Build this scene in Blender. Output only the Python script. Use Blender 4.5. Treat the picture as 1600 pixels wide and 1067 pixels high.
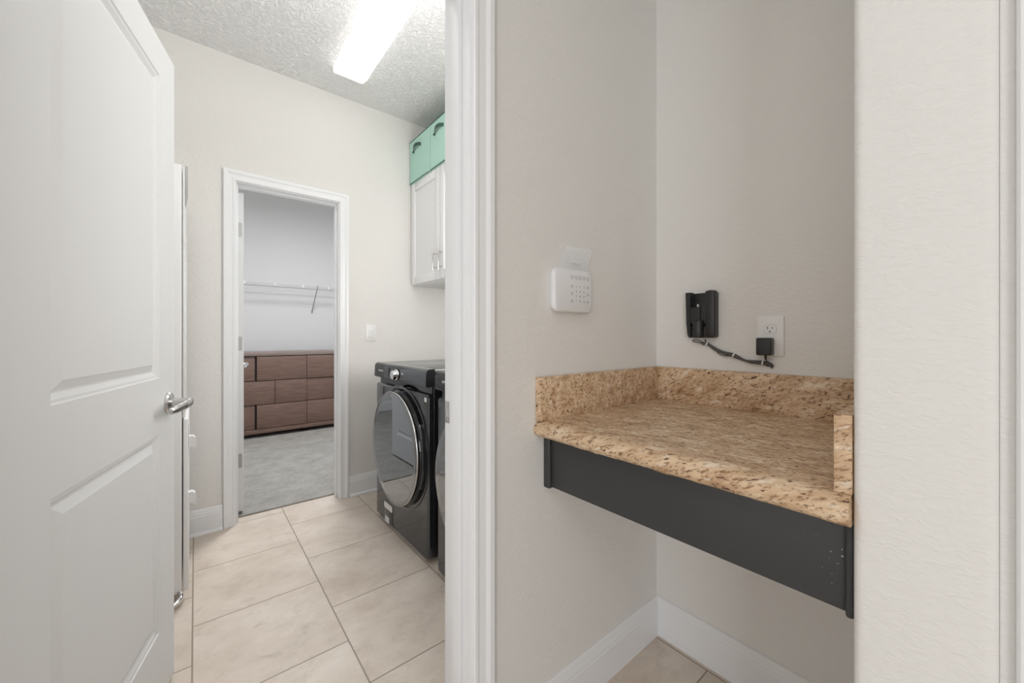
import bpy, bmesh, math, random
from mathutils import Vector, Matrix, noise
random.seed(7)
S = bpy.context.scene
for o in list(bpy.data.objects): bpy.data.objects.remove(o)
COL = S.collection
R = math.radians
PI = math.pi

# ------------------------------------------------------------------ camera
cd = bpy.data.cameras.new('camera'); cam = bpy.data.objects.new('camera', cd); COL.objects.link(cam)
cd.sensor_width = 36; cd.lens = 603.18 / 1600 * 36; cd.shift_y = -8.5 / 1600
cd.clip_start = 0.02; cd.clip_end = 60
cam.location = (0, 0, 1.12); cam.rotation_euler = (R(90), R(0.0), R(-39.374))
S.camera = cam
# ------------------------------------------------------------------ world, exposure
w = bpy.data.worlds.new('world'); S.world = w; w.use_nodes = True
w.node_tree.nodes['Background'].inputs[0].default_value = (0.8, 0.86, 1, 1)
w.node_tree.nodes['Background'].inputs[1].default_value = 0.5
S.view_settings.view_transform = 'Standard'; S.view_settings.look = 'None'
S.view_settings.gamma = 1; S.view_settings.use_curve_mapping = False
S.view_settings.exposure = 0.0
S.cycles.max_bounces = 20; S.cycles.diffuse_bounces = 12
LAUNDRY_LAMP = 1.55        # emission of the laundry ceiling fixture
def area(name, loc, rot, sx, sy, power, col=(1, 1, 1)):
    l = bpy.data.lights.new(name, 'AREA'); l.shape = 'RECTANGLE'; l.size = sx; l.size_y = sy
    l.energy = power; l.color = col
    o = bpy.data.objects.new(name, l); COL.objects.link(o); o.location = loc; o.rotation_euler = rot
    return o
CH = 2.773   # ceiling height
# unseen soft fill, added behind the camera to brighten hall and niche
area('hall_fill', (-3.2, -3.0, 1.35), Vector((4.2, 3.5, -0.1)).to_track_quat('-Z', 'Y').to_euler(), 1.6, 2.2, 64, (0.93, 0.965, 1.0))
area('hall_side_fill', (-3.8, 0.0, 1.25), (R(90), 0, R(-90)), 1.4, 2.1, 9, (0.93, 0.965, 1.0))  # added fill panel, no window there; brightens the niche from the left
area('hall_ceiling_lamp', (-0.85, -0.30, CH - 0.06), (0, 0, 0), 0.45, 0.45, 9, (0.98, 0.985, 0.985))
area('laundry_up_fill', (0.30, 1.30, 2.24), (R(180), 0, 0), 1.1, 0.4, 9.5, (1.0, 0.99, 0.98))  # added unseen fill, faces up to brighten the laundry ceiling
area('laundry_soft_fill', (1.0, 1.25, 2.55), Vector((-1.1, 1.0, -1.7)).to_track_quat('-Z', 'Y').to_euler(), 0.9, 0.5, 3, (1.0, 0.985, 0.96))  # added fill, out of view; lifts the open door and far wall
area('laundry_front_fill', (1.00, 0.93, 1.36), (R(84), 0, R(14)), 0.9, 0.72, 19, (1.0, 0.985, 0.955))  # added fill panel hidden beside the doorway, brightens the lower laundry
area('closet_ceiling_lamp', (0.9, 3.7, 2.75), (0, 0, 0), 0.5, 0.5, 48, (0.97, 0.98, 1.0))

# ------------------------------------------------------------------ helpers
def root_loc(p):
    while p.parent: p = p.parent
    return p.location.copy()
def smooth(me, ang=35):
    me.shade_smooth(); me.set_sharp_from_angle(angle=R(ang))
def obj(name, bm, mat, parent=None, world=True, ang=35, origin=None):
    """link a bmesh as ONE mesh object; world=True: verts are in world coordinates"""
    bmesh.ops.recalc_face_normals(bm, faces=bm.faces[:])
    if world:
        off = root_loc(parent) if parent else (Vector(origin) if origin else Vector((0, 0, 0)))
        bmesh.ops.translate(bm, verts=bm.verts[:], vec=-off)
    me = bpy.data.meshes.new(name); bm.to_mesh(me); bm.free()
    if mat is not None: me.materials.append(mat)
    smooth(me, ang)
    o = bpy.data.objects.new(name, me); COL.objects.link(o)
    if parent: o.parent = parent
    elif origin: o.location = origin
    return o
def tag(o, label=None, cat=None, group=None, kind=None):
    if label: o['label'] = label
    if cat: o['category'] = cat
    if group: o['group'] = group
    if kind: o['kind'] = kind
    return o
def thing(name, label, cat, loc=(0, 0, 0), group=None, rz=0):
    o = bpy.data.objects.new(name, None); COL.objects.link(o); o.location = loc; o.rotation_euler = (0, 0, rz)
    o.empty_display_size = 0.05
    return tag(o, label, cat, group)
def struct(name, bm, mat, parent=None, ang=35, label=None, origin=None):
    o = obj(name, bm, mat, parent, ang=ang, origin=origin)
    if parent is None: o['kind'] = 'structure'
    if label: o['label'] = label
    return o
def struct_root(name, label, loc):
    o = bpy.data.objects.new(name, None); COL.objects.link(o); o.location = loc
    o['kind'] = 'structure'; o['label'] = label
    return o
def B(): return bmesh.new()
def box(bm, x0, x1, y0, y1, z0, z1, r=0, seg=2, edges=None):
    m = Matrix.Translation(((x0 + x1) / 2, (y0 + y1) / 2, (z0 + z1) / 2)) @ Matrix.Diagonal((abs(x1 - x0), abs(y1 - y0), abs(z1 - z0), 1))
    v = bmesh.ops.create_cube(bm, size=1, matrix=m)['verts']
    if r > 0:
        es = list({e for q in v for e in q.link_edges})
        if edges:   # 'x','y','z': bevel only the edges running along that axis
            es = [e for e in es if abs((e.verts[0].co - e.verts[1].co)['xyz'.index(edges)]) > 1e-6]
        bmesh.ops.bevel(bm, geom=es, offset=r, segments=seg, profile=0.5, affect='EDGES')
    return bm
def cyl(bm, c, axis, r, L, seg=32, r2=None, bev=0):
    """cylinder centred on c along axis"""
    q = Vector(axis).normalized().to_track_quat('Z', 'Y').to_matrix().to_4x4()
    v = bmesh.ops.create_cone(bm, cap_ends=True, segments=seg, radius1=r, radius2=r if r2 is None else r2, depth=L,
                              matrix=Matrix.Translation(c) @ q)['verts']
    if bev:
        es = [e for e in {e for p in v for e in p.link_edges} if len([f for f in e.link_faces if len(f.verts) > 4]) == 1]
        bmesh.ops.bevel(bm, geom=es, offset=bev, segments=2, profile=0.5, affect='EDGES')
    return bm
def lathe(bm, prof, c, axis, seg=48):
    """prof: [(radius, height along axis)]"""
    q = Vector(axis).normalized().to_track_quat('Z', 'Y').to_matrix()
    rings = []
    for r, h in prof:
        if r < 1e-6: rings.append([bm.verts.new(Vector(c) + q @ Vector((0, 0, h)))]); continue
        rings.append([bm.verts.new(Vector(c) + q @ Vector((r * math.cos(2 * PI * i / seg), r * math.sin(2 * PI * i / seg), h))) for i in range(seg)])
    for a, b in zip(rings, rings[1:]):
        for i in range(seg):
            j = (i + 1) % seg
            if len(a) == 1 and len(b) == 1: continue
            if len(a) == 1: bm.faces.new((a[0], b[j], b[i]))
            elif len(b) == 1: bm.faces.new((a[i], a[j], b[0]))
            else: bm.faces.new((a[i], a[j], b[j], b[i]))
    return bm
def catmull(pts, n=8):
    P = [Vector(p) for p in pts]; P = [P[0] * 2 - P[1]] + P + [P[-1] * 2 - P[-2]]; out = []
    for i in range(1, len(P) - 2):
        for k in range(n):
            t = k / n; a, b, c, d = P[i - 1:i + 3]
            out.append(0.5 * ((2 * b) + (c - a) * t + (2 * a - 5 * b + 4 * c - d) * t * t + (3 * b - a - 3 * c + d) * t ** 3))
    out.append(P[-2]); return out
def tube(bm, pts, r, seg=10, spline=True, n=8, flat=None):
    P = catmull(pts, n) if spline else [Vector(p) for p in pts]
    up = Vector((0, 0, 1)); rings = []; N = len(P)
    for i, p in enumerate(P):
        t = (P[min(i + 1, N - 1)] - P[max(i - 1, 0)]).normalized()
        u = up if abs(t.z) < 0.95 else Vector((1, 0, 0))
        s = t.cross(u).normalized(); v = s.cross(t).normalized()
        rr = r[i * (len(r) - 1) // max(N - 1, 1)] if isinstance(r, (list, tuple)) else r
        if flat: ra, rb = rr * flat[0], rr * flat[1]
        else: ra = rb = rr
        rings.append([bm.verts.new(p + s * ra * math.cos(2 * PI * k / seg) + v * rb * math.sin(2 * PI * k / seg)) for k in range(seg)])
    for a, b in zip(rings, rings[1:]):
        for k in range(seg):
            j = (k + 1) % seg; bm.faces.new((a[k], a[j], b[j], b[k]))
    bm.faces.new(rings[0]); bm.faces.new(rings[-1]); return bm
def prism(bm, pts2, f0, f1):
    """pts2 closed outline, f0/f1: functions (a,b)->3D for both ends"""
    A = [bm.verts.new(f0(*p)) for p in pts2]; Bv = [bm.verts.new(f1(*p)) for p in pts2]
    n = len(pts2)
    for i in range(n):
        j = (i + 1) % n; bm.faces.new((A[i], A[j], Bv[j], Bv[i]))
    bm.faces.new(A[::-1]); bm.faces.new(Bv); return bm
def rrect(w, h, r, seg=6, cx=0, cy=0):
    out = []
    for sx, sy, a0 in ((1, 1, 0), (-1, 1, 90), (-1, -1, 180), (1, -1, 270)):
        for k in range(seg + 1):
            a = R(a0 + 90 * k / seg)
            out.append((cx + sx * (w / 2 - r) + r * math.cos(a), cy + sy * (h / 2 - r) + r * math.sin(a)))
    return out
def text(body, size, parent, mat, mtx, name='lettering', depth=0.0004, align='CENTER'):
    c = bpy.data.curves.new(name, 'FONT'); c.body = body; c.size = size; c.extrude = depth
    c.align_x = align; c.align_y = 'CENTER'
    t = bpy.data.objects.new(name, c); COL.objects.link(t)
    dg = bpy.context.evaluated_depsgraph_get(); me = bpy.data.meshes.new_from_object(t.evaluated_get(dg))
    bpy.data.objects.remove(t); me.transform(mtx)
    me.materials.clear(); me.materials.append(mat)
    o = bpy.data.objects.new(name, me); COL.objects.link(o); o.parent = parent
    return o

# ------------------------------------------------------------------ materials
def mat(name, col, rough=0.5, metal=0.0, spec=0.5, coat=0):
    m = bpy.data.materials.new(name); m.use_nodes = True; b = m.node_tree.nodes['Principled BSDF']
    b.inputs['Base Color'].default_value = (*col, 1); b.inputs['Roughness'].default_value = rough
    b.inputs['Metallic'].default_value = metal; b.inputs['Specular IOR Level'].default_value = spec
    b.inputs['Coat Weight'].default_value = coat
    return m
def nd(m, t, **k):
    n = m.node_tree.nodes.new(t)
    for a, v in k.items(): setattr(n, a, v)
    return n
def lk(m, a, b): m.node_tree.links.new(a, b)
def pos(m): return nd(m, 'ShaderNodeNewGeometry').outputs['Position']
def nz(m, vec, scale, detail=4, rough=0.5, dist=0):
    n = nd(m, 'ShaderNodeTexNoise'); lk(m, vec, n.inputs['Vector'])
    n.inputs['Scale'].default_value = scale; n.inputs['Detail'].default_value = detail
    n.inputs['Roughness'].default_value = rough; n.inputs['Distortion'].default_value = dist
    return n.outputs['Fac']
def ramp(m, fac, stops, interp='LINEAR'):
    r = nd(m, 'ShaderNodeValToRGB'); lk(m, fac, r.inputs['Fac']); r.color_ramp.interpolation = interp
    e = r.color_ramp.elements
    while len(e) < len(stops): e.new(0.5)
    for i, (p, c) in enumerate(stops):
        e[i].position = p; e[i].color = (*c, 1) if len(c) == 3 else c
    return r.outputs['Color']
def mix(m, fac, a, b, mode='MIX'):
    n = nd(m, 'ShaderNodeMix', data_type='RGBA', blend_type=mode)
    for s, v in ((0, fac), (6, a), (7, b)):
        if hasattr(v, 'is_output') or isinstance(v, bpy.types.NodeSocket): lk(m, v, n.inputs[s])
        elif s == 0: n.inputs[0].default_value = v
        else: n.inputs[s].default_value = (*v, 1)
    return n.outputs[2]
def bump(m, h, strength=0.3, dist=0.01, normal=None):
    n = nd(m, 'ShaderNodeBump'); n.inputs['Strength'].default_value = strength; n.inputs['Distance'].default_value = dist
    lk(m, h, n.inputs['Height'])
    if normal is not None: lk(m, normal, n.inputs['Normal'])
    lk(m, n.outputs['Normal'], m.node_tree.nodes['Principled BSDF'].inputs['Normal'])
    return n.outputs['Normal']
def base(m, c): lk(m, c, m.node_tree.nodes['Principled BSDF'].inputs['Base Color'])
def vmap(m, vec, scale=(1, 1, 1), loc=(0, 0, 0), rot=(0, 0, 0)):
    n = nd(m, 'ShaderNodeMapping'); lk(m, vec, n.inputs['Vector'])
    n.inputs['Scale'].default_value = scale; n.inputs['Location'].default_value = loc; n.inputs['Rotation'].default_value = rot
    return n.outputs['Vector']

# painted drywall with a light orange-peel / skip-trowel texture
M_wall = mat('wall_paint', (0.762, 0.752, 0.731), 0.62, spec=0.3)
p = pos(M_wall)
h = ramp(M_wall, nz(M_wall, vmap(M_wall, p, (1, 1, 1.9)), 55, 3, 0.55, 0.6), [(0.42, (0, 0, 0)), (0.62, (1, 1, 1))])
bump(M_wall, h, 0.24, 0.0028)
M_closet = mat('closet_paint', (0.73, 0.73, 0.73), 0.7, spec=0.3)
bump(M_closet, nz(M_closet, pos(M_closet), 70, 3), 0.1, 0.003)
M_ceil = mat('textured_ceiling_paint', (0.88, 0.88, 0.88), 0.8, spec=0.2)
p = pos(M_ceil)
v = nd(M_ceil, 'ShaderNodeTexVoronoi', feature='SMOOTH_F1'); lk(M_ceil, p, v.inputs['Vector']); v.inputs['Scale'].default_value = 55
hh = mix(M_ceil, 0.5, ramp(M_ceil, nz(M_ceil, p, 48, 4, 0.6, 1.2), [(0.45, (0, 0, 0)), (0.58, (1, 1, 1))]), v.outputs['Distance'])
bump(M_ceil, hh, 0.75, 0.010)
M_trim = mat('white_trim_paint', (0.82, 0.832, 0.85), 0.32, spec=0.5)
bump(M_trim, nz(M_trim, vmap(M_trim, pos(M_trim), (1, 1, 0.05)), 90, 2), 0.03, 0.002)
M_door = mat('white_door_paint', (0.735, 0.74, 0.745), 0.5, spec=0.4)
p = nd(M_door, 'ShaderNodeTexCoord').outputs['Object']
bump(M_door, nz(M_door, vmap(M_door, p, (60, 60, 1.6)), 3.0, 5, 0.6, 0.4), 0.10, 0.002)
M_cab = mat('white_cabinet_lacquer', (0.82, 0.825, 0.83), 0.25)
M_white = mat('white_plastic', (0.80, 0.80, 0.80), 0.35)
M_whitewire = mat('white_coated_wire', (0.62, 0.62, 0.63), 0.4)
M_grey = mat('grey_plastic', (0.45, 0.46, 0.46), 0.5)
M_mark = mat('grey_print', (0.16, 0.16, 0.17), 0.6)
M_nickel = mat('satin_nickel', (0.62, 0.61, 0.60), 0.25, 1.0)
M_hinge = mat('hinge_nickel', (0.45, 0.45, 0.45), 0.45, 0.8)
M_black = mat('black_plastic', (0.020, 0.020, 0.021), 0.36)
M_blackgap = mat('black_rubber', (0.006, 0.006, 0.006), 0.8)
M_cord = mat('grey_cord', (0.10, 0.095, 0.09), 0.55)

# black stainless appliance steel
M_steel = mat('black_stainless_steel', (0.105, 0.11, 0.116), 0.07, 0.85)
bump(M_steel, nz(M_steel, vmap(M_steel, pos(M_steel), (1, 0.3, 6)), 60, 3), 0.015, 0.001)
M_side = mat('black_enamel', (0.008, 0.008, 0.009), 0.3)
M_lid = mat('grey_enamel_lid', (0.11, 0.11, 0.11), 0.16, 0.3)
M_gloss = mat('black_gloss_panel', (0.006, 0.006, 0.007), 0.06)
M_glass = mat('smoked_mirror_glass', (0.28, 0.292, 0.305), 0.004, 0.92)
M_chrome = mat('chrome', (0.85, 0.85, 0.86), 0.08, 1.0)
M_label = mat('paper_label', (0.66, 0.66, 0.65), 0.6)

# granite
M_gran = mat('tan_granite', (0.5, 0.35, 0.2), 0.48, spec=0.35)
p = pos(M_gran)
D3 = Vector((0.30, -1.0, 0.45)).normalized(); E1 = D3.orthogonal().normalized(); E2 = D3.cross(E1)
cx = nd(M_gran, 'ShaderNodeCombineXYZ')
for i, (e, sc) in enumerate(((E1, 1.0), (E2, 1.0), (D3, 0.33))):
    dt = nd(M_gran, 'ShaderNodeVectorMath', operation='DOT_PRODUCT'); lk(M_gran, p, dt.inputs[0])
    dt.inputs[1].default_value = e * sc; lk(M_gran, dt.outputs['Value'], cx.inputs[i])
gv = cx.outputs[0]
c1 = ramp(M_gran, nz(M_gran, gv, 34, 5, 0.6, 0.4), [(0.30, (0.43, 0.265, 0.15)), (0.45, (0.60, 0.42, 0.265)), (0.58, (0.71, 0.53, 0.355)), (0.74, (0.80, 0.67, 0.51))])
f1 = ramp(M_gran, nz(M_gran, gv, 190, 4, 0.62, 0.2), [(0.52, (0, 0, 0)), (0.64, (0.9, 0.9, 0.9))])
c2 = mix(M_gran, f1, c1, (0.215, 0.105, 0.050))
f2 = ramp(M_gran, nz(M_gran, vmap(M_gran, gv, loc=(3, 1, 7)), 150, 3, 0.5, 0.4), [(0.62, (0, 0, 0)), (0.69, (1, 1, 1))])
c3 = mix(M_gran, f2, c2, (0.085, 0.038, 0.024))
f3 = ramp(M_gran, nz(M_gran, vmap(M_gran, gv, loc=(9, 4, 2)), 60, 3), [(0.60, (0, 0, 0)), (0.70, (0.7, 0.7, 0.7))])
base(M_gran, mix(M_gran, f3, c3, (0.84, 0.74, 0.60)))
bump(M_gran, nz(M_gran, p, 160, 2), 0.04, 0.001)

# apron: dark charcoal paint
M_apron = mat('charcoal_paint', (0.042, 0.043, 0.045), 0.42, spec=0.45)
p = pos(M_apron)
sp = ramp(M_apron, nz(M_apron, p, 210, 1), [(0.775, (0, 0, 0)), (0.785, (1, 1, 1))])
sx = nd(M_apron, 'ShaderNodeSeparateXYZ'); lk(M_apron, p, sx.inputs[0])
near = nd(M_apron, 'ShaderNodeMapRange'); lk(M_apron, sx.outputs['Y'], near.inputs['Value'])
near.inputs['From Min'].default_value = 0.19; near.inputs['From Max'].default_value = 0.13
base(M_apron, mix(M_apron, mix(M_apron, 1.0, sp, near.outputs[0], 'MULTIPLY'), (0.042, 0.043, 0.045), (0.5, 0.5, 0.5)))

# floor tile, 45 cm squares laid in half-offset columns
TW = 0.4475
M_tile = mat('beige_stone_tile', (0.6, 0.5, 0.4), 0.42, spec=0.4)
p = pos(M_tile)
sx = nd(M_tile, 'ShaderNodeSeparateXYZ'); lk(M_tile, p, sx.inputs[0])
def mth(m, op, a, b=None):
    n = nd(m, 'ShaderNodeMath', operation=op)
    for i, q in enumerate((a, b)):
        if q is None: continue
        if isinstance(q, (int, float)): n.inputs[i].default_value = q
        else: lk(m, q, n.inputs[i])
    return n.outputs[0]
U = mth(M_tile, 'ADD', sx.outputs['Y'], -1.4795 + TW / 2 + TW * 20); V = mth(M_tile, 'ADD', sx.outputs['X'], 0.008 + 0.4445 * 20)
cb = nd(M_tile, 'ShaderNodeCombineXYZ'); lk(M_tile, U, cb.inputs[0]); lk(M_tile, V, cb.inputs[1])
br = nd(M_tile, 'ShaderNodeTexBrick', offset=0.5, offset_frequency=2); lk(M_tile, cb.outputs[0], br.inputs['Vector'])
br.inputs['Scale'].default_value = 1; br.inputs['Brick Width'].default_value = TW; br.inputs['Row Height'].default_value = 0.4445
br.inputs['Mortar Size'].default_value = 0.0028; br.inputs['Mortar Smooth'].default_value = 0.15
br.inputs['Color1'].default_value = (0, 0, 0, 1); br.inputs['Color2'].default_value = (1, 1, 1, 1); br.inputs['Mortar'].default_value = (0.5, 0.5, 0.5, 1)
off = nd(M_tile, 'ShaderNodeVectorMath', operation='SCALE'); lk(M_tile, br.outputs['Color'], off.inputs[0]); off.inputs['Scale'].default_value = 13
ad = nd(M_tile, 'ShaderNodeVectorMath', operation='ADD'); lk(M_tile, p, ad.inputs[0]); lk(M_tile, off.outputs[0], ad.inputs[1])
tv = vmap(M_tile, ad.outputs[0], (1.0, 1.35, 1), rot=(0, 0, R(20)))
c1 = ramp(M_tile, nz(M_tile, tv, 3.2, 7, 0.66, 0.25), [(0.30, (0.52, 0.44, 0.37)), (0.45, (0.62, 0.54, 0.465)), (0.58, (0.68, 0.60, 0.525)), (0.74, (0.74, 0.675, 0.605))])
c2 = mix(M_tile, ramp(M_tile, nz(M_tile, tv, 10, 12, 0.84, 0.35), [(0.535, (0, 0, 0)), (0.70, (0.75, 0.75, 0.75))]), c1, (0.41, 0.35, 0.285))
c2 = mix(M_tile, ramp(M_tile, nz(M_tile, vmap(M_tile, tv, loc=(5, 2, 1)), 6, 10, 0.76, 0.3), [(0.58, (0, 0, 0)), (0.70, (0.6, 0.6, 0.6))]), c2, (0.78, 0.71, 0.63))
base(M_tile, mix(M_tile, br.outputs['Fac'], c2, (0.33, 0.275, 0.225)))
inv = mth(M_tile, 'SUBTRACT', 1.0, br.outputs['Fac'])
bump(M_tile, inv, 0.5, 0.003)

# carpet
M_carpet = mat('grey_carpet', (0.41, 0.395, 0.365), 0.95, spec=0.1)
p = pos(M_carpet)
base(M_carpet, mix(M_carpet, 0.5, ramp(M_carpet, nz(M_carpet, p, 130, 5, 0.8), [(0.3, (0.20, 0.195, 0.18)), (0.7, (0.74, 0.72, 0.68))]),
                   ramp(M_carpet, nz(M_carpet, p, 7, 6, 0.65), [(0.35, (0.36, 0.345, 0.315)), (0.65, (0.60, 0.585, 0.55))])))
bump(M_carpet, nz(M_carpet, p, 300, 2, 0.7), 0.9, 0.01)

# walnut
def wood(name, a, b):
    m = mat(name, a, 0.42)
    p = pos(m)
    g = nz(m, vmap(m, p, (1.2, 1.0, 16)), 5, 6, 0.6, 0.8)
    base(m, ramp(m, g, [(0.32, a), (0.66, b)])); return m
M_wood = wood('walnut_veneer', (0.135, 0.080, 0.062), (0.215, 0.138, 0.108))
M_woodtop = wood('worn_walnut_top', (0.20, 0.15, 0.135), (0.30, 0.24, 0.22))
M_gap = mat('dark_wood_recess', (0.012, 0.007, 0.006), 0.8)
M_mint = mat('mint_fabric', (0.46, 0.69, 0.60), 0.85, spec=0.1)
bump(M_mint, nz(M_mint, pos(M_mint), 500, 2), 0.2, 0.002)
M_greenedge = mat('dark_green_piping', (0.045, 0.10, 0.085), 0.8)
M_keypad = mat('keypad_shell', (0.78, 0.785, 0.80), 0.33)
M_clear = bpy.data.materials.new('clear_plastic'); M_clear.use_nodes = True
b_ = M_clear.node_tree.nodes['Principled BSDF']; b_.inputs['Base Color'].default_value = (0.93, 0.95, 0.97, 1)
b_.inputs['Roughness'].default_value = 0.2; b_.inputs['IOR'].default_value = 1.35; b_.inputs['Alpha'].default_value = 0.5
M_lamp = bpy.data.materials.new('lit_diffuser'); M_lamp.use_nodes = True
b_ = M_lamp.node_tree.nodes['Principled BSDF']; b_.inputs['Base Color'].default_value = (0.9, 0.9, 0.9, 1)
b_.inputs['Emission Color'].default_value = (1.0, 0.985, 0.955, 1); b_.inputs['Emission Strength'].default_value = LAUNDRY_LAMP

# ------------------------------------------------------------------ key planes
YA, YB = 0.785, 0.905        # hall face / laundry face of the wall with the entry door
YF, YG = 2.810, 2.925        # laundry far wall, both faces
XN = 1.354                   # back wall of the desk niche
XO0, XO1 = -0.238, 0.513     # entry door opening
ZO = 2.020                   # its head
XC0, XC1, ZC = 0.190, 0.763, 2.035   # closet door opening
XW = 1.640                   # laundry right wall
XL = -0.760                  # laundry left wall
YS0, YS1, XP = -0.013, 0.120, 0.738  # stub wall at the niche's right end

# ------------------------------------------------------------------ floor, ceiling, walls
bm = B(); box(bm, -4.0, 1.8, -4.0, 2.905, -0.1, 0); struct('floor', bm, M_tile)
bm = B(); box(bm, -0.9, 2.6, 2.905, 5.80, -0.1, 0.010); struct('floor_closet', bm, M_carpet)
bm = B(); box(bm, -4.1, 2.7, -4.1, 2.925, CH, CH + 0.1); struct('ceiling', bm, M_ceil)
CC = 3.15
bm = B(); box(bm, -1.0, 2.7, 2.81, 5.80, CC, CC + 0.1); struct('ceiling_closet', bm, M_ceil)
bm = B(); box(bm, -1.0, 2.7, 2.825, 2.925, CH + .1, CC); struct('wall_closet_front', bm, M_closet)
bm = B()
box(bm, -4.0, XO0 - 0.019, YA, YB, 0, CH); box(bm, XO1 + 0.019, 1.80, YA, YB, 0, CH); box(bm, XO0 - 0.019, XO1 + 0.019, YA, YB, ZO + 0.019, CH)
struct('wall_entry', bm, M_wall)
bm = B()
box(bm, XL - 0.12, XC0 - 0.019, YF, YG, 0, CH); box(bm, XC1 + 0.019, 1.80, YF, YG, 0, CH); box(bm, XC0 - 0.019, XC1 + 0.019, YF, YG, ZC + 0.019, CH)
struct('wall_far', bm, M_wall)
bm = B(); box(bm, XL - 0.12, XL, YB, YF, 0, CH); struct('wall_left', bm, M_wall)
bm = B(); box(bm, XW, XW + 0.12, YB, YF, 0, CH); struct('wall_right', bm, M_wall)
bm = B(); box(bm, XN, XN + 0.12, -0.6, YA, 0, CH); struct('wall_niche_back', bm, M_wall)
bm = B(); box(bm, XP, XN, YS0, YS1, 0, CH, 0.0125, 5, 'z'); struct('wall_niche_end', bm, M_wall, ang=60)
bm = B(); box(bm, 0.785, 0.90, -4.0, YS0 - 0.001, 0, CH); struct('wall_hall_right', bm, M_wall)
bm = B(); box(bm, -4.12, -4.0, -4.0, YA, 0, CH); struct('wall_hall_left', bm, M_wall)
bm = B(); box(bm, -4.0, 0.785, -4.1, -4.0, 0, CH); struct('wall_hall_back', bm, M_wall)
bm = B(); box(bm, -0.9, 2.6, 5.66, 5.78, 0, CC); struct('wall_closet_back', bm, M_closet)
bm = B(); box(bm, -1.0, -0.9, YG, 5.66, 0, CC); struct('wall_closet_left', bm, M_closet)
bm = B(); box(bm, 2.6, 2.7, YG, 5.66, 0, CC); struct('wall_closet_right', bm, M_closet)

# ------------------------------------------------------------------ trim
CAS = [(0, 0), (0, .009), (.003, .012), (.011, .0125), (.015, .0100), (.022, .0105), (.034, .0120), (.040, .0155), (.044, .0175), (.056, .0180), (.060, .0150), (.060, 0)]
def casing(name, x0, x1, zt, y, sgn, label=None):
    """three-sided mitred casing on the plane y; sgn = direction it stands out"""
    bm = B(); x0 -= .005; x1 += .005; zt += .005
    st = [[(x0 - o, y + sgn * t, 0) for o, t in CAS], [(x0 - o, y + sgn * t, zt + o) for o, t in CAS],
          [(x1 + o, y + sgn * t, zt + o) for o, t in CAS], [(x1 + o, y + sgn * t, 0) for o, t in CAS]]
    V = [[bm.verts.new(q) for q in s] for s in st]; n = len(CAS)
    for a, b in zip(V, V[1:]):
        for i in range(n):
            j = (i + 1) % n; bm.faces.new((a[i], a[j], b[j], b[i]))
    bm.faces.new(V[0]); bm.faces.new(V[-1])
    return struct(name, bm, M_trim, ang=20, label=label)
casing('trim_1', XO0, XO1, ZO, YA, -1, 'white casing around the laundry doorway, hall side')
casing('trim_2', XO0, XO1, ZO, YB, 1, 'white casing around the laundry doorway, laundry side')
casing('trim_3', XC0, XC1, ZC, YF, -1, 'white casing around the closet doorway in the laundry')
casing('trim_4', XC0, XC1, ZC, YG, 1, 'white casing around the closet doorway, closet side')
def jamb(name, x0, x1, zt, y0, y1, sy0, sy1, label):
    bm = B()
    box(bm, x0 - .018, x0, y0, y1, 0, zt, .001); box(bm, x1, x1 + .018, y0, y1, 0, zt, .001); box(bm, x0 - .018, x1 + .018, y0, y1, zt, zt + .018, .001)
    box(bm, x0, x0 + .011, sy0, sy1, 0, zt, .002); box(bm, x1 - .011, x1, sy0, sy1, 0, zt, .002); box(bm, x0 + .011, x1 - .011, sy0, sy1, zt - .011, zt, .002)
    return struct(name, bm, M_trim, label=label)
j1 = jamb('trim_5', XO0, XO1, ZO, YA, YB, YA + .034, YA + .080, 'white jamb and stop of the laundry doorway')
j2 = jamb('trim_6', XC0, XC1, ZC, YF, YG, YF + .036, YF + .076, 'white jamb and stop of the closet doorway')
bm = B(); box(bm, XO1 - .0015, XO1 + .0005, 0.8755, 0.9035, 0.892, 0.949, .0006); st = obj('strike_plate', bm, M_nickel, j1)
st['label'] = 'nickel strike plate'
bm = B(); box(bm, XO1 - .0022, XO1 - .0012, 0.883, 0.896, 0.908, 0.933); obj('latch_hole', bm, M_grey, st)
BB = [(0, 0), (.0145, 0), (.0145, .100), (.0125, .104), (.0125, .112), (.010, .118), (.0085, .128), (.006, .136), (.003, .139), (0, .139)]
def bboard(name, a, b, n, label, shoe=False, z=0):
    """baseboard from a to b (2D), n = outward normal"""
    a = Vector((*a, z)); b = Vector((*b, z)); n = Vector((*n, 0)); bm = B()
    f = lambda q: (lambda t, h: q + n * t + Vector((0, 0, h)))
    prism(bm, BB, f(a), f(b))
    if shoe:
        pr = [(.0145, 0)] + [(.0145 + .012 * math.cos(R(t)), .016 * math.sin(R(t))) for t in (0, 22, 45, 68, 90)]
        prism(bm, pr, f(a), f(b))
    return struct(name, bm, M_trim, ang=20, label=label)
bboard('baseboard_niche_left', (XO1 + .067, YA), (XN, YA), (0, -1), 'white baseboard along the left wall of the niche')
bboard('baseboard_niche_back', (XN, YA), (XN, YS1), (-1, 0), 'white baseboard along the back wall of the niche')
bboard('baseboard_niche_right', (XN, YS1), (XP + .02, YS1), (0, 1), 'white baseboard at the right end of the niche')
bboard('baseboard_far_left', (XL, YF), (XC0 - .067, YF), (0, -1), 'white baseboard left of the closet doorway', True)
bboard('baseboard_far_right', (XC1 + .067, YF), (XW, YF), (0, -1), 'white baseboard right of the closet doorway', True)
bboard('baseboard_closet', (-.9, 5.66), (2.6, 5.66), (0, -1), 'white baseboard at the back of the closet', z=.01)
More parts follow.
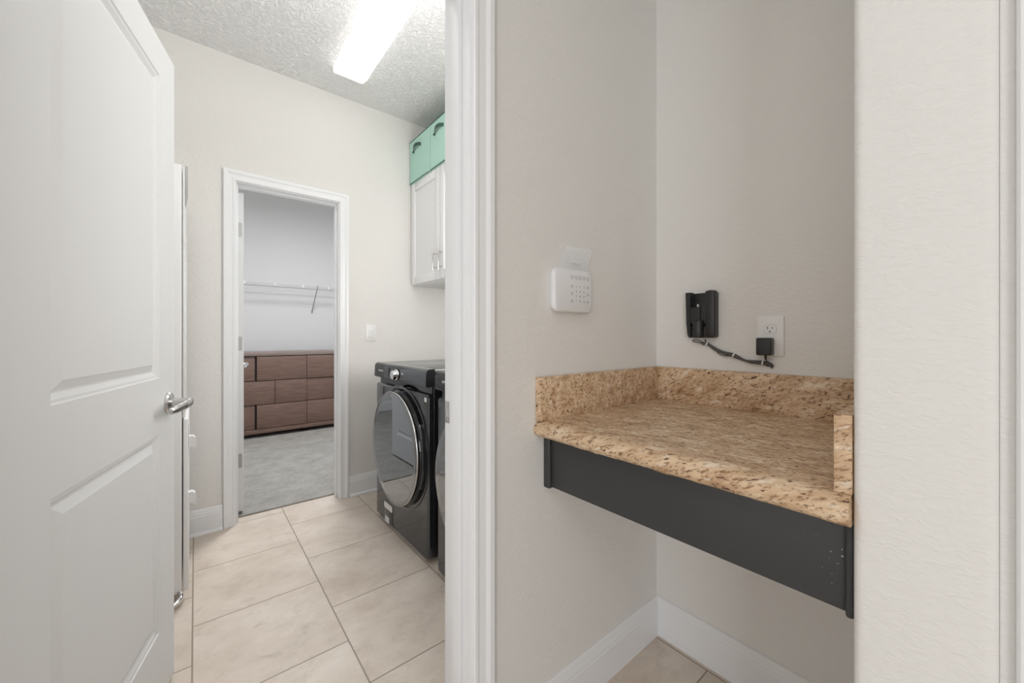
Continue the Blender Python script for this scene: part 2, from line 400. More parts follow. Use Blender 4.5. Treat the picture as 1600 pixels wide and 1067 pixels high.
# casing beside the stub wall (a doorway in the hall's right wall, seen edge on)
bm = B(); prism(bm, CAS, lambda o, t: Vector((.785 - t, -.0265 - o, 0)), lambda o, t: Vector((.785 - t, -.0265 - o, 2.1)))
struct('trim_7', bm, M_trim, ang=20, label='white casing at the right edge of the hall wall end')

# ------------------------------------------------------------------ panel doors
def panel_door(name, W, H, T, panels, material, parent):
    """slab in local coordinates: s from 0 (hinge) to W along +X, thickness 0..T along +Y; panels cut in both faces"""
    bm = B()
    rings = [(0, 0), (.003, .0035), (.009, .0045), (.020, .0115), (.0235, .0115), (.041, .0035), (.043, .0025)]
    us = sorted({0, W, *[q for p_ in panels for q in p_[:2]]}); zs = sorted({0, H, *[q for p_ in panels for q in p_[2:]]})
    for y, sg in ((0, 1), (T, -1)):
        for i in range(len(us) - 1):
            for k in range(len(zs) - 1):
                c = ((us[i] + us[i + 1]) / 2, (zs[k] + zs[k + 1]) / 2)
                if any(a < c[0] < b and d < c[1] < e for a, b, d, e in panels): continue
                bm.faces.new([bm.verts.new((u_, y, z_)) for u_, z_ in ((us[i], zs[k]), (us[i + 1], zs[k]), (us[i + 1], zs[k + 1]), (us[i], zs[k + 1]))])
        for a, b, d, e in panels:
            prev = None
            for o_, dp in rings:
                cur = [bm.verts.new((u_, y + sg * dp, z_)) for u_, z_ in ((a + o_, d + o_), (b - o_, d + o_), (b - o_, e - o_), (a + o_, e - o_))]
                if prev:
                    for q in range(4): bm.faces.new((prev[q], prev[(q + 1) % 4], cur[(q + 1) % 4], cur[q]))
                prev = cur
            bm.faces.new(prev)
    for u_ in (0, W):
        for k in range(len(zs) - 1): bm.faces.new([bm.verts.new(c) for c in ((u_, 0, zs[k]), (u_, T, zs[k]), (u_, T, zs[k + 1]), (u_, 0, zs[k + 1]))])
    for z_ in (0, H):
        for i in range(len(us) - 1): bm.faces.new([bm.verts.new(c) for c in ((us[i], 0, z_), (us[i + 1], 0, z_), (us[i + 1], T, z_), (us[i], T, z_))])
    bmesh.ops.remove_doubles(bm, verts=bm.verts[:], dist=1e-5)
    return obj(name, bm, material, parent, world=False, ang=15)
def lever(parent, s, z, y0, sg, d=1, name='door_handle'):
    """lever handle: rosette on face y0, standing out along sg*Y, lever pointing along d*X"""
    bm = B()
    lathe(bm, [(0, 0), (.033, 0), (.033, .004), (.030, .009), (.020, .012), (.0135, .014), (.0125, .030), (.0125, .050), (0, .052)], (s, y0, z), (0, sg, 0), 40)
    hd = obj(name, bm, M_nickel, parent, world=False, ang=30)
    bm = B()
    P = [(s - d * .012, y0 + sg * .050, z), (s, y0 + sg * .056, z), (s + d * .03, y0 + sg * .060, z - .001), (s + d * .07, y0 + sg * .057, z - .004), (s + d * .105, y0 + sg * .046, z - .009), (s + d * .115, y0 + sg * .038, z - .011)]
    tube(bm, P, [.012, .0145, .0135, .012, .0105, .008], 14, True, 8, (0.62, 1.0))
    obj('lever', bm, M_nickel, hd, world=False, ang=50)
    return hd
def hinge(parent, W_, x, y, z, name='hinge'):
    bm = B(); prism(bm, rrect(.030, .089, .008, 4), lambda a, b: Vector((x - .0008, y + a, z + b)), lambda a, b: Vector((x + .0012, y + a, z + b)))
    return obj(name, bm, M_hinge, parent, world=False)

# entry door, swung open into the laundry
TH = R(13.5)
u = Vector((math.sin(TH), math.cos(TH), 0)); DW = 0.776
H0 = Vector((-.054, 1.693, 0.012)) - u * DW
d1 = struct_root('door_1', 'white two-panel entry door of the laundry standing open at the left', H0)
d1.rotation_euler = (0, 0, PI / 2 - TH)
panel_door('door_leaf', DW, 2.000, .035, [(DW - .638, DW - .124, .214, .811), (DW - .638, DW - .124, .981, 1.894)], M_door, d1)
lever(d1, DW - .058, 0.897, 0, -1, -1)
lever(d1, DW - .058, 0.897, .035, 1, -1)
bm = B(); box(bm, DW - .0005, DW + .001, .006, .029, .868, .926, .0005); obj('latch_plate', bm, M_nickel, d1, world=False)
for z_ in (.2, 1.0, 1.8):
    bm = B(); cyl(bm, (-.004, .040, z_), (0, 0, 1), .006, .09, 16); obj('hinge', bm, M_hinge, d1, world=False)

# closet door, opened ninety degrees into the closet
d2 = struct_root('door_2', 'white closet door swung open into the closet, hinge edge showing', (XC0 + .007, YG + .010, .028))
d2.rotation_euler = (0, 0, PI / 2)
panel_door('door_leaf', .56, 1.985, .038, [(.10, .46, .2, .80), (.10, .46, .965, 1.875)], M_door, d2)
# door local: +X = world +Y, +Y = world -X ; put slab on the +x side of the hinge line
for c in d2.children: c.location = (0, -.038, 0)
lever(d2, .50, .885, -.038, -1, -1)
for z_ in (.315, 1.045, 1.755):
    h_ = B(); prism(h_, rrect(.026, .089, .008, 4), lambda a, b: Vector((-.0012, -.0165 + a, z_ + b)), lambda a, b: Vector((.001, -.0165 + a, z_ + b)))
    obj('hinge', h_, M_hinge, d2, world=False)

# ------------------------------------------------------------------ laundry ceiling light
LX0, LX1, LY0, LY1 = .652, .852, 1.285, 2.505
t = thing('ceiling_light', 'long white fluorescent wraparound light on the laundry ceiling, lit', 'ceiling light', ((LX0 + LX1) / 2, (LY0 + LY1) / 2, CH))
bm = B(); box(bm, LX0 + .01, LX1 - .01, LY0 + .004, LY1 - .004, CH - .014, CH, .002); obj('mounting_pan', bm, M_white, t)
prf = [(LX0, CH - .010), (LX0 + .001, CH - .040), (LX0 + .005, CH - .044), (LX1 - .032, CH - .044), (LX1 - .026, CH - .041), (LX1, CH - .010)]
bm = B(); prism(bm, prf, lambda a, b: Vector((a, LY0 + .01, b)), lambda a, b: Vector((a, LY1 - .01, b))); obj('diffuser', bm, M_lamp, t)
for y_ in (LY0 + .003, LY1 - .003):
    prf2 = [(a + (.002 if a > .75 else -.002), b - .002) for a, b in prf]
    bm = B(); prism(bm, prf2, lambda a, b: Vector((a, y_ - .006, b)), lambda a, b: Vector((a, y_ + .006, b))); obj('end_cap', bm, M_lamp, t)

# ------------------------------------------------------------------ wall switch
t = thing('light_switch', 'white rocker light switch on the laundry wall right of the closet doorway', 'light switch', (.982, YF, 1.143))
bm = B(); box(bm, .945, 1.019, YF - .006, YF, 1.083, 1.203, .0025); obj('switch_plate', bm, M_white, t)
bm = B(); box(bm, .965, .999, YF - .0085, YF - .005, 1.110, 1.176, .001); rk = obj('rocker', bm, M_white, t)
bm = B(); box(bm, .968, .996, YF - .0105, YF - .008, 1.146, 1.172, .001); obj('rocker_paddle', bm, M_white, rk)

# ------------------------------------------------------------------ wall cabinet and bins
CX, CY0, CY1, CZ0, CZ1 = 1.288, 1.90, 2.806, 1.507, 2.283
t = thing('wall_cabinet', 'white shaker wall cabinet with bar pulls mounted above the laundry machines', 'cabinet', (1.46, 2.35, CZ0))
bm = B(); box(bm, CX + .020, XW - .001, CY0, CY1, CZ0, CZ1, .0015); obj('cabinet_box', bm, M_cab, t)
def shaker(y0, y1, hy):
    bm = B(); z0, z1 = CZ0 + .004, CZ1 - .002; rl = .06; x = CX
    us = [y0, y0 + rl, y1 - rl, y1]; zz = [z0, z0 + rl, z1 - rl, z1]
    box(bm, x, x + .019, us[0], us[1], z0, z1, .0012); box(bm, x, x + .019, us[2], us[3], z0, z1, .0012)
    box(bm, x, x + .019, us[1], us[2], zz[0], zz[1], .0012); box(bm, x, x + .019, us[1], us[2], zz[2], zz[3], .0012)
    box(bm, x + .009, x + .016, us[1], us[2], zz[1], zz[2])
    d = obj('door', bm, M_cab, t)
    bm = B(); cyl(bm, (x - .030, hy, 1.638), (0, 0, 1), .006, .150, 16, bev=.001)
    for z_ in (1.590, 1.686): cyl(bm, (x - .015, hy, z_), (1, 0, 0), .0045, .030, 12)
    h_ = obj('bar_handle', bm, M_nickel, d)
shaker(2.354, CY1 - .012, 2.391); shaker(CY0 + .004, 2.350, 2.313)
def bin_(y0, y1, label):
    x0, x1, z0, z1 = 1.281, 1.60, CZ1 + .0005, 2.605
    t = thing('storage_bin', label, 'storage bin', ((x0 + x1) / 2, (y0 + y1) / 2, z0), 'mint bins on the wall cabinet')
    bm = B(); tk = .006
    # front wall slightly bowed outward, open top
    n = 8; 
    def ring(z, ins):
        pts = []
        for k in range(n + 1):
            f = k / n; bow = math.sin(PI * f) * .006 * math.sin(PI * min(1, (z - z0) / (z1 - z0) * .9 + .05))
            pts.append(Vector((x0 + ins - bow * (1 if ins == 0 else 1), y1 - ins - (y1 - y0 - 2 * ins) * f, z)))
        pts += [Vector((x1 - ins, y0 + ins, z)), Vector((x1 - ins, y1 - ins, z))]
        return pts
    lv = [z0 + (z1 - z0) * k / 6 for k in range(7)]
    outer = [[bm.verts.new(q) for q in ring(z, 0)] for z in lv]; inner = [[bm.verts.new(q) for q in ring(z, tk)] for z in [z0 + .008] + lv[1:]]
    m_ = len(outer[0])
    for L_ in (outer, inner):
        for a, b in zip(L_, L_[1:]):
            for i in range(m_): bm.faces.new((a[i], a[(i + 1) % m_], b[(i + 1) % m_], b[i]))
    for i in range(m_): bm.faces.new((outer[-1][i], outer[-1][(i + 1) % m_], inner[-1][(i + 1) % m_], inner[-1][i]))
    bm.faces.new(outer[0]); bm.faces.new(inner[0])
    obj('fabric_body', bm, M_mint, t, ang=50)
    for nm, z in (('rim_piping', z1), ('base_piping', z0 + .004)):
        bm = B(); P = ring(z, .001); P.append(P[0]); tube(bm, P, .0038, 8, False); obj(nm, bm, M_greenedge, t)
    yc = (y0 + y1) / 2 + .03
    bm = B(); P = [(x0 - .006, yc + .062, 2.500), (x0 - .010, yc + .055, 2.518), (x0 - .020, yc + .028, 2.532), (x0 - .022, yc, 2.537), (x0 - .020, yc - .028, 2.534), (x0 - .010, yc - .055, 2.528), (x0 - .005, yc - .062, 2.530)]
    tube(bm, P, .012, 10, True, 6, (0.22, 1.0)); obj('pull_strap', bm, M_greenedge, t)
bin_(2.473, 2.800, 'mint green fabric bin on the wall cabinet, nearer the far wall')
bin_(2.140, 2.467, 'mint green fabric bin on the wall cabinet, half hidden by the door casing')

# ------------------------------------------------------------------ washing machines
def machine(y0, label, brand=True):
    y1 = y0 + .693; x0 = .878; xb = 1.615; zt = .957
    t = thing('washing_machine', label, 'washing machine', ((x0 + xb) / 2, (y0 + y1) / 2, 0), 'black front loaders')
    yc, zc = y0 + .318, .513
    bm = B(); box(bm, x0 + .030, xb, y0 + .002, y1 - .002, .022, .925, .010, 3); obj('cabinet', bm, M_side, t)
    # steel front, rounded upright edges, ending below the detergent slot
    out = [(x0 + .032, y0), (x0 + .014, y0)] + [(x0 + .014 - .014 * math.sin(R(a)), y0 + .014 - .014 * math.cos(R(a))) for a in (22, 45, 68, 90)]
    out += [(x0, y1 - .014)] + [(x0 + .014 - .014 * math.cos(R(a)), y1 - .014 + .014 * math.sin(R(a))) for a in (22, 45, 68, 90)] + [(x0 + .032, y1)]
    bm = B(); prism(bm, out, lambda a, b: Vector((a, b, .028)), lambda a, b: Vector((a, b, .818)))
    # sloping shoulder up to the slot
    prism(bm, [(x0 + .001, .818), (x0 + .010, .829), (x0 + .034, .836), (x0 + .034, .818)], lambda a, b: Vector((a, y0 + .004, b)), lambda a, b: Vector((a, y1 - .004, b)))
    obj('front_panel', bm, M_steel, t, ang=30)
    bm = B(); box(bm, x0 + .026, x0 + .04, y0 + .004, y1 - .004, .834, .870); obj('slot_recess', bm, M_gloss, t)
    # control fascia
    fx = x0 - .012
    prf = [(fx + .050, .868), (fx + .012, .868), (fx + .003, .871), (fx, .878), (fx + .003, .938), (fx + .008, .950), (fx + .020, .957), (fx + .050, .957)]
    bm = B(); prism(bm, prf, lambda a, b: Vector((a, y0, b)), lambda a, b: Vector((a, y1 - .150, b))); obj('control_fascia', bm, M_steel, t, ang=30)
    bm = B(); prism(bm, prf, lambda a, b: Vector((a, y1 - .1495, b)), lambda a, b: Vector((a, y1, b))); dp = obj('display_panel', bm, M_gloss, t, ang=30)
    if brand:
        # local frame of the thing: text faces -X, runs towards -Y
        mtx = Matrix(((0, 0, -1, fx + .0008 - t.location.x), (-1, 0, 0, y1 - .105 - t.location.y), (0, 1, 0, .912 - t.location.z), (0, 0, 0, 1)))
        text('SAMSUNG', .0165, dp, M_label, mtx, 'brand_lettering', .0006)
    bm = B(); box(bm, fx - .0006, fx + .004, y1 - .2325, y1 - .2300, .882, .936); obj('fascia_seam', bm, M_blackgap, t)
    yd = y1 - .345
    bm = B(); lathe(bm, [(.0, .030), (.021, .030), (.0245, .027), (.0255, .010), (.030, .006), (.031, 0), (0, 0)][::-1], (fx, yd, .905), (-1, 0, 0), 40)
    dl = obj('program_dial', bm, M_chrome, t)
    bm = B(); lathe(bm, [(0, 0), (.034, 0), (.034, .003), (0, .003)], (fx + .001, yd, .905), (-1, 0, 0), 40); obj('dial_collar', bm, M_gloss, dl)
    # lid
    bm = B(); box(bm, x0 + .030, xb, y0, y1, .9375, zt, .006, 3); obj('lid', bm, M_lid, t)
    bm = B(); box(bm, xb - .16, xb - .01, y0 + .02, y1 - .02, zt - .001, zt + .004, .002); obj('lid_rear_strip', bm, M_side, t)
    # door
    bm = B(); lathe(bm, [(.305, -.004), (.312, .010), (.312, .020), (.302, .034), (.0, .034)], (x0, yc, zc), (-1, 0, 0), 96); dr = obj('door', bm, M_gloss, t, ang=30)
    bm = B(); lathe(bm, [(.2990, .036), (.3035, .040), (.3040, .046), (.3015, .0485), (.2990, .048)], (x0, yc, zc), (-1, 0, 0), 96); obj('chrome_ring', bm, M_nickel, dr, ang=50)
    prof = [(0, .0500)] + [(.300 * k / 8, .0500) for k in range(1, 8)] + [(.292, .0500), (.297, .0485), (.299, .046)] + [(.299, .036)]
    bm = B(); lathe(bm, prof, (x0, yc, zc), (-1, 0, 0), 96); obj('door_glass', bm, M_glass, dr, ang=30)
    # grip recess in the rim, on the near side
    bm = B()
    a0, a1, n = R(-28), R(32), 18
    def arc(rr, hh): return [Vector((x0 - hh, yc - rr * math.cos(a0 + (a1 - a0) * k / n), zc + rr * math.sin(a0 + (a1 - a0) * k / n))) for k in range(n + 1)]
    L_ = [[bm.verts.new(q) for q in arc(r_, h_)] for r_, h_ in ((.306, .003), (.3185, .005), (.3195, .018), (.314, .030), (.306, .030))]
    for a, b in zip(L_, L_[1:] + L_[:1]):
        for k in range(n): bm.faces.new((a[k], a[k + 1], b[k + 1], b[k]))
    bm.faces.new([l[0] for l in L_]); bm.faces.new([l[-1] for l in L_])
    obj('grip', bm, M_steel, dr, ang=40)
    # moulded ring around the door opening
    bm = B(); lathe(bm, [(.318, .0), (.330, .0), (.334, .003), (.330, .0045), (.318, .004)], (x0 - .0005, yc, zc), (-1, 0, 0), 96); obj('door_surround', bm, M_steel, t, ang=40)
    # drain flap and stickers
    bm = B(); box(bm, x0 - .0015, x0 + .002, y1 - .262, y1 - .140, .030, .135, .001); obj('filter_flap', bm, M_steel, t)
    bm = B(); prism(bm, rrect(.120, .036, .010, 4), lambda a, b: Vector((x0 - .0020, y1 - .198 + a, .119 + b)), lambda a, b: Vector((x0 - .0034, y1 - .198 + a, .119 + b))); s_ = obj('sticker', bm, M_label, t); s_['label'] = 'white rounded sticker on the lower front'
    bm = B(); box(bm, x0 - .0034, x0 - .0018, y1 - .212, y1 - .150, .022, .056); s_ = obj('sticker', bm, M_label, t); s_['label'] = 'small white square sticker near the base'
    bm = B(); box(bm, x0 - .0012, x0 + .001, y0 + .014, y0 + .036, .795, .816); s_ = obj('sticker', bm, M_label, t); s_['label'] = 'tiny pale sticker below the control panel'
    for yy in (y0 + .06, y1 - .06):
        for xx in (x0 + .07, xb - .07):
            bm = B(); cyl(bm, (xx, yy, .013), (0, 0, 1), .022, .026, 20); obj('foot', bm, M_blackgap, t)
    return t
machine(1.717, 'black stainless front-loading machine nearest the far wall, its round door in full view')
machine(.932, 'black front-loading machine mostly hidden behind the doorway casing')

# ------------------------------------------------------------------ tall white cabinet left, behind the entry door
FY0, FY1 = 2.125, 2.760
t = thing('storage_cabinet', 'tall narrow white cabinet standing behind the open laundry door', 'cabinet', (-.38, 2.44, 0))
bm = B(); box(bm, -.72, -.043, FY0, FY1, .045, 1.838, .003); obj('cabinet_box', bm, M_cab, t)
bm = B(); box(bm, -.039, -.0225, FY0 + .001, FY1 - .001, .050, .770, .002); dl = obj('lower_door', bm, M_cab, t)
bm = B(); box(bm, -.041, -.0335, FY0 + .001, FY1 - .001, .776, 1.834, .002); du = obj('upper_door', bm, M_cab, t)
bm = B(); box(bm, -.0345, -.024, FY0 + .001, FY0 + .030, 1.712, 1.836, .002)
prism(bm, [(-.0345, 1.713), (-.024, 1.713), (-.030, 1.672), (-.0345, 1.665)], lambda a, b: Vector((a, FY0 + .002, b)), lambda a, b: Vector((a, FY0 + .028, b)))
g_ = obj('grey_corner_block', bm, M_grey, t); g_['label'] = 'grey block at the top corner of the cabinet'
for zz in (.675, .438):
    bm = B(); prism(bm, [(-.023, zz + .020), (-.010, zz + .022), (.000, zz + .014), (.0035, zz - .012), (.0035, zz - .034), (-.004, zz - .030), (-.010, zz - .024), (-.023, zz - .026)],
                    lambda a, b: Vector((a, FY0 + .004, b)), lambda a, b: Vector((a, FY0 + .034, b))); obj('latch', bm, M_white, dl)
bm = B(); box(bm, -.0225, -.0205, FY0 + .001, FY0 + .030, .640, .755, .001); obj('latch_plate', bm, M_white, dl)
bm = B(); P = [(-.16, FY0 - .015, .060), (-.10, FY0 - .020, .052), (-.066, FY0 - .022, .034), (-.052, FY0 - .020, .040), (-.050, FY0 - .008, .055), (-.058, FY0 + .004, .058)]
tube(bm, [( -.13, FY0 - .06, .010), (-.095, FY0 - .05, .014), (-.060, FY0 - .028, .022), (-.045, FY0 - .012, .036), (-.052, FY0 + .004, .052)], .0085, 12, True, 8, (1, 1.2))
c_ = obj('stop_lever', bm, M_chrome, t); c_['label'] = 'chrome lever at the foot of the cabinet'
for xx in (-.66, -.11):
    for yy in (FY0 + .06, FY1 - .06):
        bm = B(); cyl(bm, (xx, yy, .0235), (0, 0, 1), .02, .047, 16); obj('foot', bm, M_grey, t)

# ------------------------------------------------------------------ closet: dresser and wire shelf
DX0, DX1, DY, DZ = .20, 1.816, 5.0, .942
t = thing('dresser', 'wide walnut dresser with staggered drawer fronts on the closet carpet', 'dresser', (1.008, 5.24, .01))
bm = B(); box(bm, DX0, DX1, DY + .018, DY + .46, .058, .902, .002); obj('carcass', bm, M_gap, t)
bm = B(); box(bm, DX0 - .012, DX1 + .012, DY - .006, DY + .472, .902, .942, .003); obj('top', bm, M_woodtop, t)
bm = B(); box(bm, DX0 - .004, DX1 + .004, DY - .002, DY + .466, .055, .100, .003); obj('base_rail', bm, M_wood, t)
for sx_ in (DX0, DX1):
    bm = B(); s1_, s2_ = (sx_ - .006, sx_ + .010) if sx_ < 1 else (sx_ - .010, sx_ + .006)
    box(bm, s1_, s2_, DY + .004, DY + .462, .100, .902, .001); obj('side_panel', bm, M_wood, t)
rows = [(.632, .896, [DX0 + .012, .516, 1.008, 1.500, DX1 - .012], (0, 1, 1, 0)), (.372, .627, [DX0 + .012, .689, 1.008, 1.318, DX1 - .012], (1, 1, 0, 1)), (.106, .367, [DX0 + .012, .516, 1.008, 1.500, DX1 - .012], (0, 1, 1, 0))]
for z0, z1, xs, fr in rows:
    for i in range(4):
        x0_, x1_ = xs[i], xs[i + 1]
        out_ = fr[i]
        y_ = DY if out_ else DY + .014
        g0 = .002; 
        if not out_ and i == 0: x1_ -= .014
        if not out_ and i == 3: x0_ += .014
        if not out_ and i == 2: x1_ -= .014
        bm = B(); box(bm, x0_ + g0, x1_ - g0, y_, DY + .020, z0, z1 - .002, .002); obj('drawer_front', bm, M_wood, t)
for xx in (DX0 + .10, 1.008, DX1 - .10):
    bm = B(); box(bm, xx - .03, xx + .03, DY + .05, DY + .11, .010, .058); obj('leg', bm, M_gap, t)

t = thing('wire_shelf', 'white ventilated wire shelf with diagonal brace on the closet back wall', 'shelf', (.85, 5.66, 1.74))
bm = B()
for y_, z_ in ((5.355, 1.745), (5.355, 1.716), (5.655, 1.745), (5.50, 1.741)): tube(bm, [(-.5, y_, z_), (2.3, y_, z_)], .0032, 6, False)
obj('shelf_rods', bm, M_whitewire, t)
bm = B()
x = -.49
while x < 2.3:
    tube(bm, [(x, 5.655, 1.749), (x, 5.357, 1.749), (x, 5.355, 1.716)], .0013, 4, False); x += .0254
o = obj('cross_wires', bm, M_whitewire, t); o['kind'] = 'stuff'
for xx in (1.20, .10, 2.1):
    bm = B(); tube(bm, [(xx, 5.352, 1.760), (xx, 5.352, 1.73), (xx, 5.655, 1.450)], .0058, 8, False)
    box(bm, xx - .010, xx + .010, 5.650, 5.660, 1.425, 1.470, .002); obj('brace', bm, M_hinge, t)
for xx in (.735, 1.035, 1.33, .435):
    bm = B(); box(bm, xx - .008, xx + .008, 5.348, 5.362, 1.722, 1.752, .002); obj('clip', bm, M_white, t)

# ------------------------------------------------------------------ desk niche: granite top, apron
ZT = .887
def granite_front():
    """slab with a hand-chiselled bullnose along x = .72"""
    bm = B(); y0, y1 = YS1 - .006 + .008, YA - .001
    prf = [(XN - .001, ZT), (.760, ZT), (.748, ZT), (.736, ZT - .003), (.727, ZT - .009), (.7215, ZT - .018), (.7205, ZT - .027), (.724, ZT - .036), (.731, ZT - .043), (.742, ZT - .047), (.760, ZT - .047), (XN - .001, ZT - .047)]
    n = 90; rings = []
    for k in range(n + 1):
        y = y0 + (y1 - y0) * k / n; r_ = []
        for i, (a, c) in enumerate(prf):
            f = 1.0 if 2 < i < 9 else 0.0
            d_ = noise.noise(Vector((a * 40, y * 38, c * 60))) * .0024 + noise.noise(Vector((a * 90, y * 90, c * 120))) * .0010
            r_.append(bm.verts.new((a + d_ * f, y, c + d_ * f * .6)))
        rings.append(r_)
    m_ = len(prf)
    for a, b in zip(rings, rings[1:]):
        for i in range(m_): bm.faces.new((a[i], a[(i + 1) % m_], b[(i + 1) % m_], b[i]))
    bm.faces.new(rings[0]); bm.faces.new(rings[-1]); return bm
t = thing('granite_desktop', 'tan speckled granite desk top with low backsplashes in the wall niche', 'countertop', (1.04, .45, ZT - .047))
obj('slab', granite_front(), M_gran, t, ang=50)
bm = B(); box(bm, .727, XN - .021, YA - .021, YA - .001, ZT, 1.006, .0012); obj('backsplash', bm, M_gran, t)
bm = B(); box(bm, XN - .021, XN - .001, YS1 + .001, YA - .001, ZT, 1.006, .0012); obj('backsplash', bm, M_gran, t)
bm = B(); box(bm, .7415, XN - .021, YS1 + .001, YS1 + .022, ZT, 1.003, .0012); obj('backsplash', bm, M_gran, t)

t = thing('desk_apron', 'charcoal painted board hanging under the granite desk top', 'apron panel', (.76, .45, .70))
bm = B(); box(bm, .765, .783, YS1 + .012, YA - .026, .701, ZT - .047, .001); obj('board', bm, M_apron, t)
for a, b in ((YA - .0245, YA - .001), (YS1 + .001, YS1 + .0115)):
    bm = B(); box(bm, .757, .778, a, b, .696, ZT - .047, .004, 3); obj('end_strip', bm, M_apron, t)

# ------------------------------------------------------------------ keypad on the niche's left wall
t = thing('alarm_keypad', 'white square alarm keypad mounted on the left wall above the desk', 'keypad', (.862, YA, 1.252))
kx0, kx1, kz0, kz1 = .777, .946, 1.189, 1.317
kc = ((kx0 + kx1) / 2, (kz0 + kz1) / 2); kw, kh = kx1 - kx0, kz1 - kz0
bm = B(); rings = []
for ins, yy, rr in ((.006, .0, .020), (.002, .006, .022), (.0, .012, .023), (.0005, .018, .0225), (.003, .0225, .021), (.007, .0240, .018)):
    rings.append([bm.verts.new((kc[0] + a, YA - yy - .0005, kc[1] + b)) for a, b in rrect(kw - 2 * ins, kh - 2 * ins, rr, 7)])
for a, b in zip(rings, rings[1:]):
    for i in range(len(a)): bm.faces.new((a[i], a[(i + 1) % len(a)], b[(i + 1) % len(a)], b[i]))
bm.faces.new(rings[0]); bm.faces.new(rings[-1])
kb = obj('shell', bm, M_keypad, t, ang=50)
def ktext(s, x, z, size):
    mtx = Matrix(((1, 0, 0, x - t.location.x), (0, 0, -1, YA - .0247 - t.location.y), (0, 1, 0, z - t.location.z), (0, 0, 0, 1)))
    text(s, size, kb, M_mark, mtx, 'key_symbol', .0002)
def kring(x, z, r, w_=.0006, name='key_icon'):
    bm = B(); lathe(bm, [(r - w_, 0), (r - w_, .0004), (r + w_, .0004), (r + w_, 0)], (x, YA - .0243, z), (0, -1, 0), 20); obj(name, bm, M_mark, kb)
cols = [.851, .869, .8865, .904, .9215]
for i, xx in enumerate(cols):
    kring(xx, 1.2925, .0045 if i != 2 else .0058)
ktext('i', cols[2], 1.2925, .009)
digs = [('1', '2', '3'), ('4', '5', '6'), ('7', '8', '9'), ('✓', '0', 'X')]
digs[3] = ('*', '0', '#')
for r_, row in enumerate(digs):
    for c_, s_ in enumerate(row): ktext(s_, cols[c_ + 1], 1.2655 - r_ * .0142, .0085)
for zz in (1.2655, 1.2445, 1.2225):
    for xx in (cols[0], cols[4]): kring(xx, zz, .0032)
# clear plastic tab sticking up behind the keypad
t = thing('plastic_sleeve', 'small clear plastic sleeve sticking out above the alarm keypad', 'plastic sleeve', (.885, YA, 1.317))
bm = B(); prism(bm, [(.829, 1.300), (.945, 1.300), (.952, 1.369), (.838, 1.361)], lambda a, b: Vector((a, YA - .0055 - (b - 1.30) * .22, b)), lambda a, b: Vector((a, YA - .0067 - (b - 1.30) * .22, b)))
bmesh.ops.translate(bm, verts=bm.verts[:], vec=(0, .005, .0195)); obj('clear_pocket', bm, M_clear, t)
bm = B(); prism(bm, rrect(.040, .024, .004, 3, .880, 1.362 - .012), lambda a, b: Vector((a, YA - .0125, b)), lambda a, b: Vector((a, YA - .0115, b))); obj('thumb_notch', bm, M_clear, t)

# ------------------------------------------------------------------ phone cradle on the niche's back wall
t = thing('phone_cradle', 'black wall-mounted cordless phone charging cradle, empty', 'phone cradle', (XN, .607, 1.192))
cw, ch_ = .098, .156; cy1 = .656; cz = 1.114
def cbx(bm, a0, a1, z0, z1, d0, d1, r=.002): return box(bm, XN - d1, XN - d0, cy1 - a1 * cw, cy1 - a0 * cw, cz + z0 * ch_, cz + z1 * ch_, r)
bm = B(); cbx(bm, .03, .99, .01, .985, 0.0005, .010, .004); obj('back_plate', bm, M_black, t)
bm = B(); prism(bm, [(.0, 1.0), (.17, 1.0), (.17, .02), (.12, .0), (.07, .06), (.03, .30)], lambda a, b: Vector((XN - .006, cy1 - a * cw, cz + b * ch_)), lambda a, b: Vector((XN - .034, cy1 - a * cw, cz + b * ch_))); obj('side_rail', bm, M_black, t)
bm = B(); cbx(bm, .66, 1.0, .0, 1.02, .004, .038, .009); obj('side_rail', bm, M_black, t)
bm = B(); cbx(bm, .17, .78, .30, .68, .006, .026, .002); cbx(bm, .14, .50, .31, .675, .02, .033, .002); obj('holder_block', bm, M_black, t)
bm = B(); cbx(bm, .44, .66, .66, .975, .006, .022, .002); obj('upper_panel', bm, M_black, t)
bm = B(); cbx(bm, .08, .84, .0, .25, .006, .028, .006); obj('lower_block', bm, M_black, t)
bm = B(); cyl(bm, (XN - .026, cy1 - .42 * cw, cz + .185 * ch_), (0, 0, 1), .019, .058, 28, bev=.002); obj('cord_boss', bm, M_black, t)
bm = B(); cbx(bm, .36, .395, .68, .735, .010, .024, .0005); obj('charging_contact', bm, M_white, t)
for a_ in (.20, .73):
    bm = B(); cyl(bm, (XN - .029, cy1 - a_ * cw, cz + .06 * ch_), (1, 0, 0), .0035, .006, 14); obj('screw', bm, M_blackgap, t)

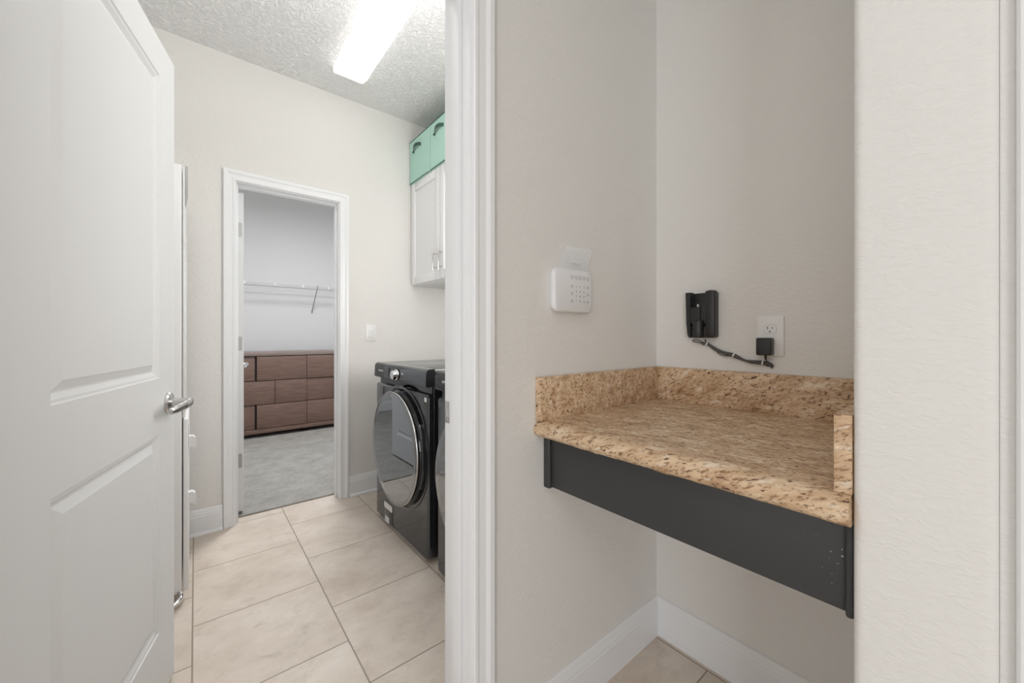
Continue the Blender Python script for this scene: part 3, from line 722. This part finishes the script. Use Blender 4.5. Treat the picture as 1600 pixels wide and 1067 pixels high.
# ------------------------------------------------------------------ outlet, adapter, cord
t = thing('wall_outlet', 'white duplex outlet plate on the niche back wall above the granite', 'outlet', (XN, .4085, 1.119))
bm = B(); box(bm, XN - .006, XN - .0004, .373, .444, 1.060, 1.180, .0025); obj('outlet_plate', bm, M_white, t)
for zc_ in (1.141, 1.0985):
    pts = [(.0172 * math.cos(a), max(-.0125, min(.0125, .0172 * math.sin(a)))) for a in [2 * PI * k / 40 for k in range(40)]]
    bm = B(); prism(bm, pts, lambda a, b: Vector((XN - .0055, .4085 + a, zc_ + b)), lambda a, b: Vector((XN - .0078, .4085 + a, zc_ + b))); sk = obj('socket', bm, M_white, t)
    if zc_ > 1.12:
        bm = B(); pts2 = [(.0180 * math.cos(a), max(-.0133, min(.0133, .0180 * math.sin(a)))) for a in [2 * PI * k / 40 for k in range(40)]]
        prism(bm, pts2, lambda a, b: Vector((XN - .0055, .4085 + a, zc_ + b)), lambda a, b: Vector((XN - .0064, .4085 + a, zc_ + b))); obj('socket_seam', bm, M_grey, sk)
        for dy, hh_ in ((.0065, .008), (-.0065, .0065)):
            bm = B(); box(bm, XN - .0083, XN - .0074, .4085 + dy - .0011, .4085 + dy + .0011, zc_ + .0035 - hh_ / 2, zc_ + .0035 + hh_ / 2); obj('slot', bm, M_mark, sk)
        bm = B(); cyl(bm, (XN - .0079, .4085, zc_ - .0075), (1, 0, 0), .0024, .001, 14); obj('ground_hole', bm, M_mark, sk)
t = thing('power_adapter', 'black plug-in power adapter in the outlet with a bundled grey cord', 'power adapter', (XN - .008, .418, 1.087))
bm = B(); box(bm, XN - .040, XN - .0082, .3965, .4365, 1.062, 1.1145, .004, 3); obj('adapter_body', bm, M_black, t)
bm = B(); cyl(bm, (XN - .022, .4155, 1.055), (0, 0, 1), .0022, .014, 14, .0042); obj('strain_relief', bm, M_black, t)
X_ = XN - .006
main = [(.601, 1.109), (.597, 1.096), (.567, 1.077), (.540, 1.065), (.508, 1.056), (.480, 1.044), (.458, 1.039), (.423, 1.037), (.407, 1.034), (.401, 1.030), (.405, 1.0275), (.420, 1.031)]
bm = B()
for k, (dy, dz, dx) in enumerate(((0, 0, 0), (0, .0042, .002), (.001, -.0042, .001), (0, .0015, .0055), (0, -.002, .005))):
    P = []
    for i, (y, z) in enumerate(main[1:-1] if k else main):
        tight = .45 if i in (0, 4, 8) else 1.0
        P.append((X_ - dx * tight, y + dy * tight, z + (dz + .0012 * math.sin(i * 2.1 + k * 1.7)) * tight))
    tube(bm, P, .0021, 8, True, 7)
tube(bm, [(X_ - .002, y, z) for y, z in ((.597, 1.094), (.612, 1.096), (.632, 1.099), (.643, 1.102), (.638, 1.1065), (.625, 1.1055), (.610, 1.099), (.598, 1.095))], .0016, 8, True, 7)
tube(bm, [(X_ - .003, y, z) for y, z in ((.597, 1.094), (.606, 1.090), (.611, 1.094), (.604, 1.099))], .0018, 8, True, 7)
tube(bm, [(X_ - .003, y, z) for y, z in ((.567, 1.074), (.556, 1.062), (.542, 1.056), (.524, 1.055), (.510, 1.055))], .0015, 8, True, 7)
tube(bm, [(X_ - .012, .4155, 1.049), (X_ - .006, .4155, 1.042), (X_ - .002, .4200, 1.037)], .0016, 8, True, 6)
cd_ = obj('cord', bm, M_cord, t, ang=60); cd_['label'] = 'grey bundled cord looping up to the phone cradle'
for y, z, sl in ((.594, 1.0925, .45), (.510, 1.0565, .35), (.427, 1.037, .1)):
    bm = B(); tan = Vector((0, -1, -sl)).normalized(); cyl(bm, (X_ - .002, y, z), tan, .0082, .0035, 18); obj('cord_tie', bm, M_white, cd_)
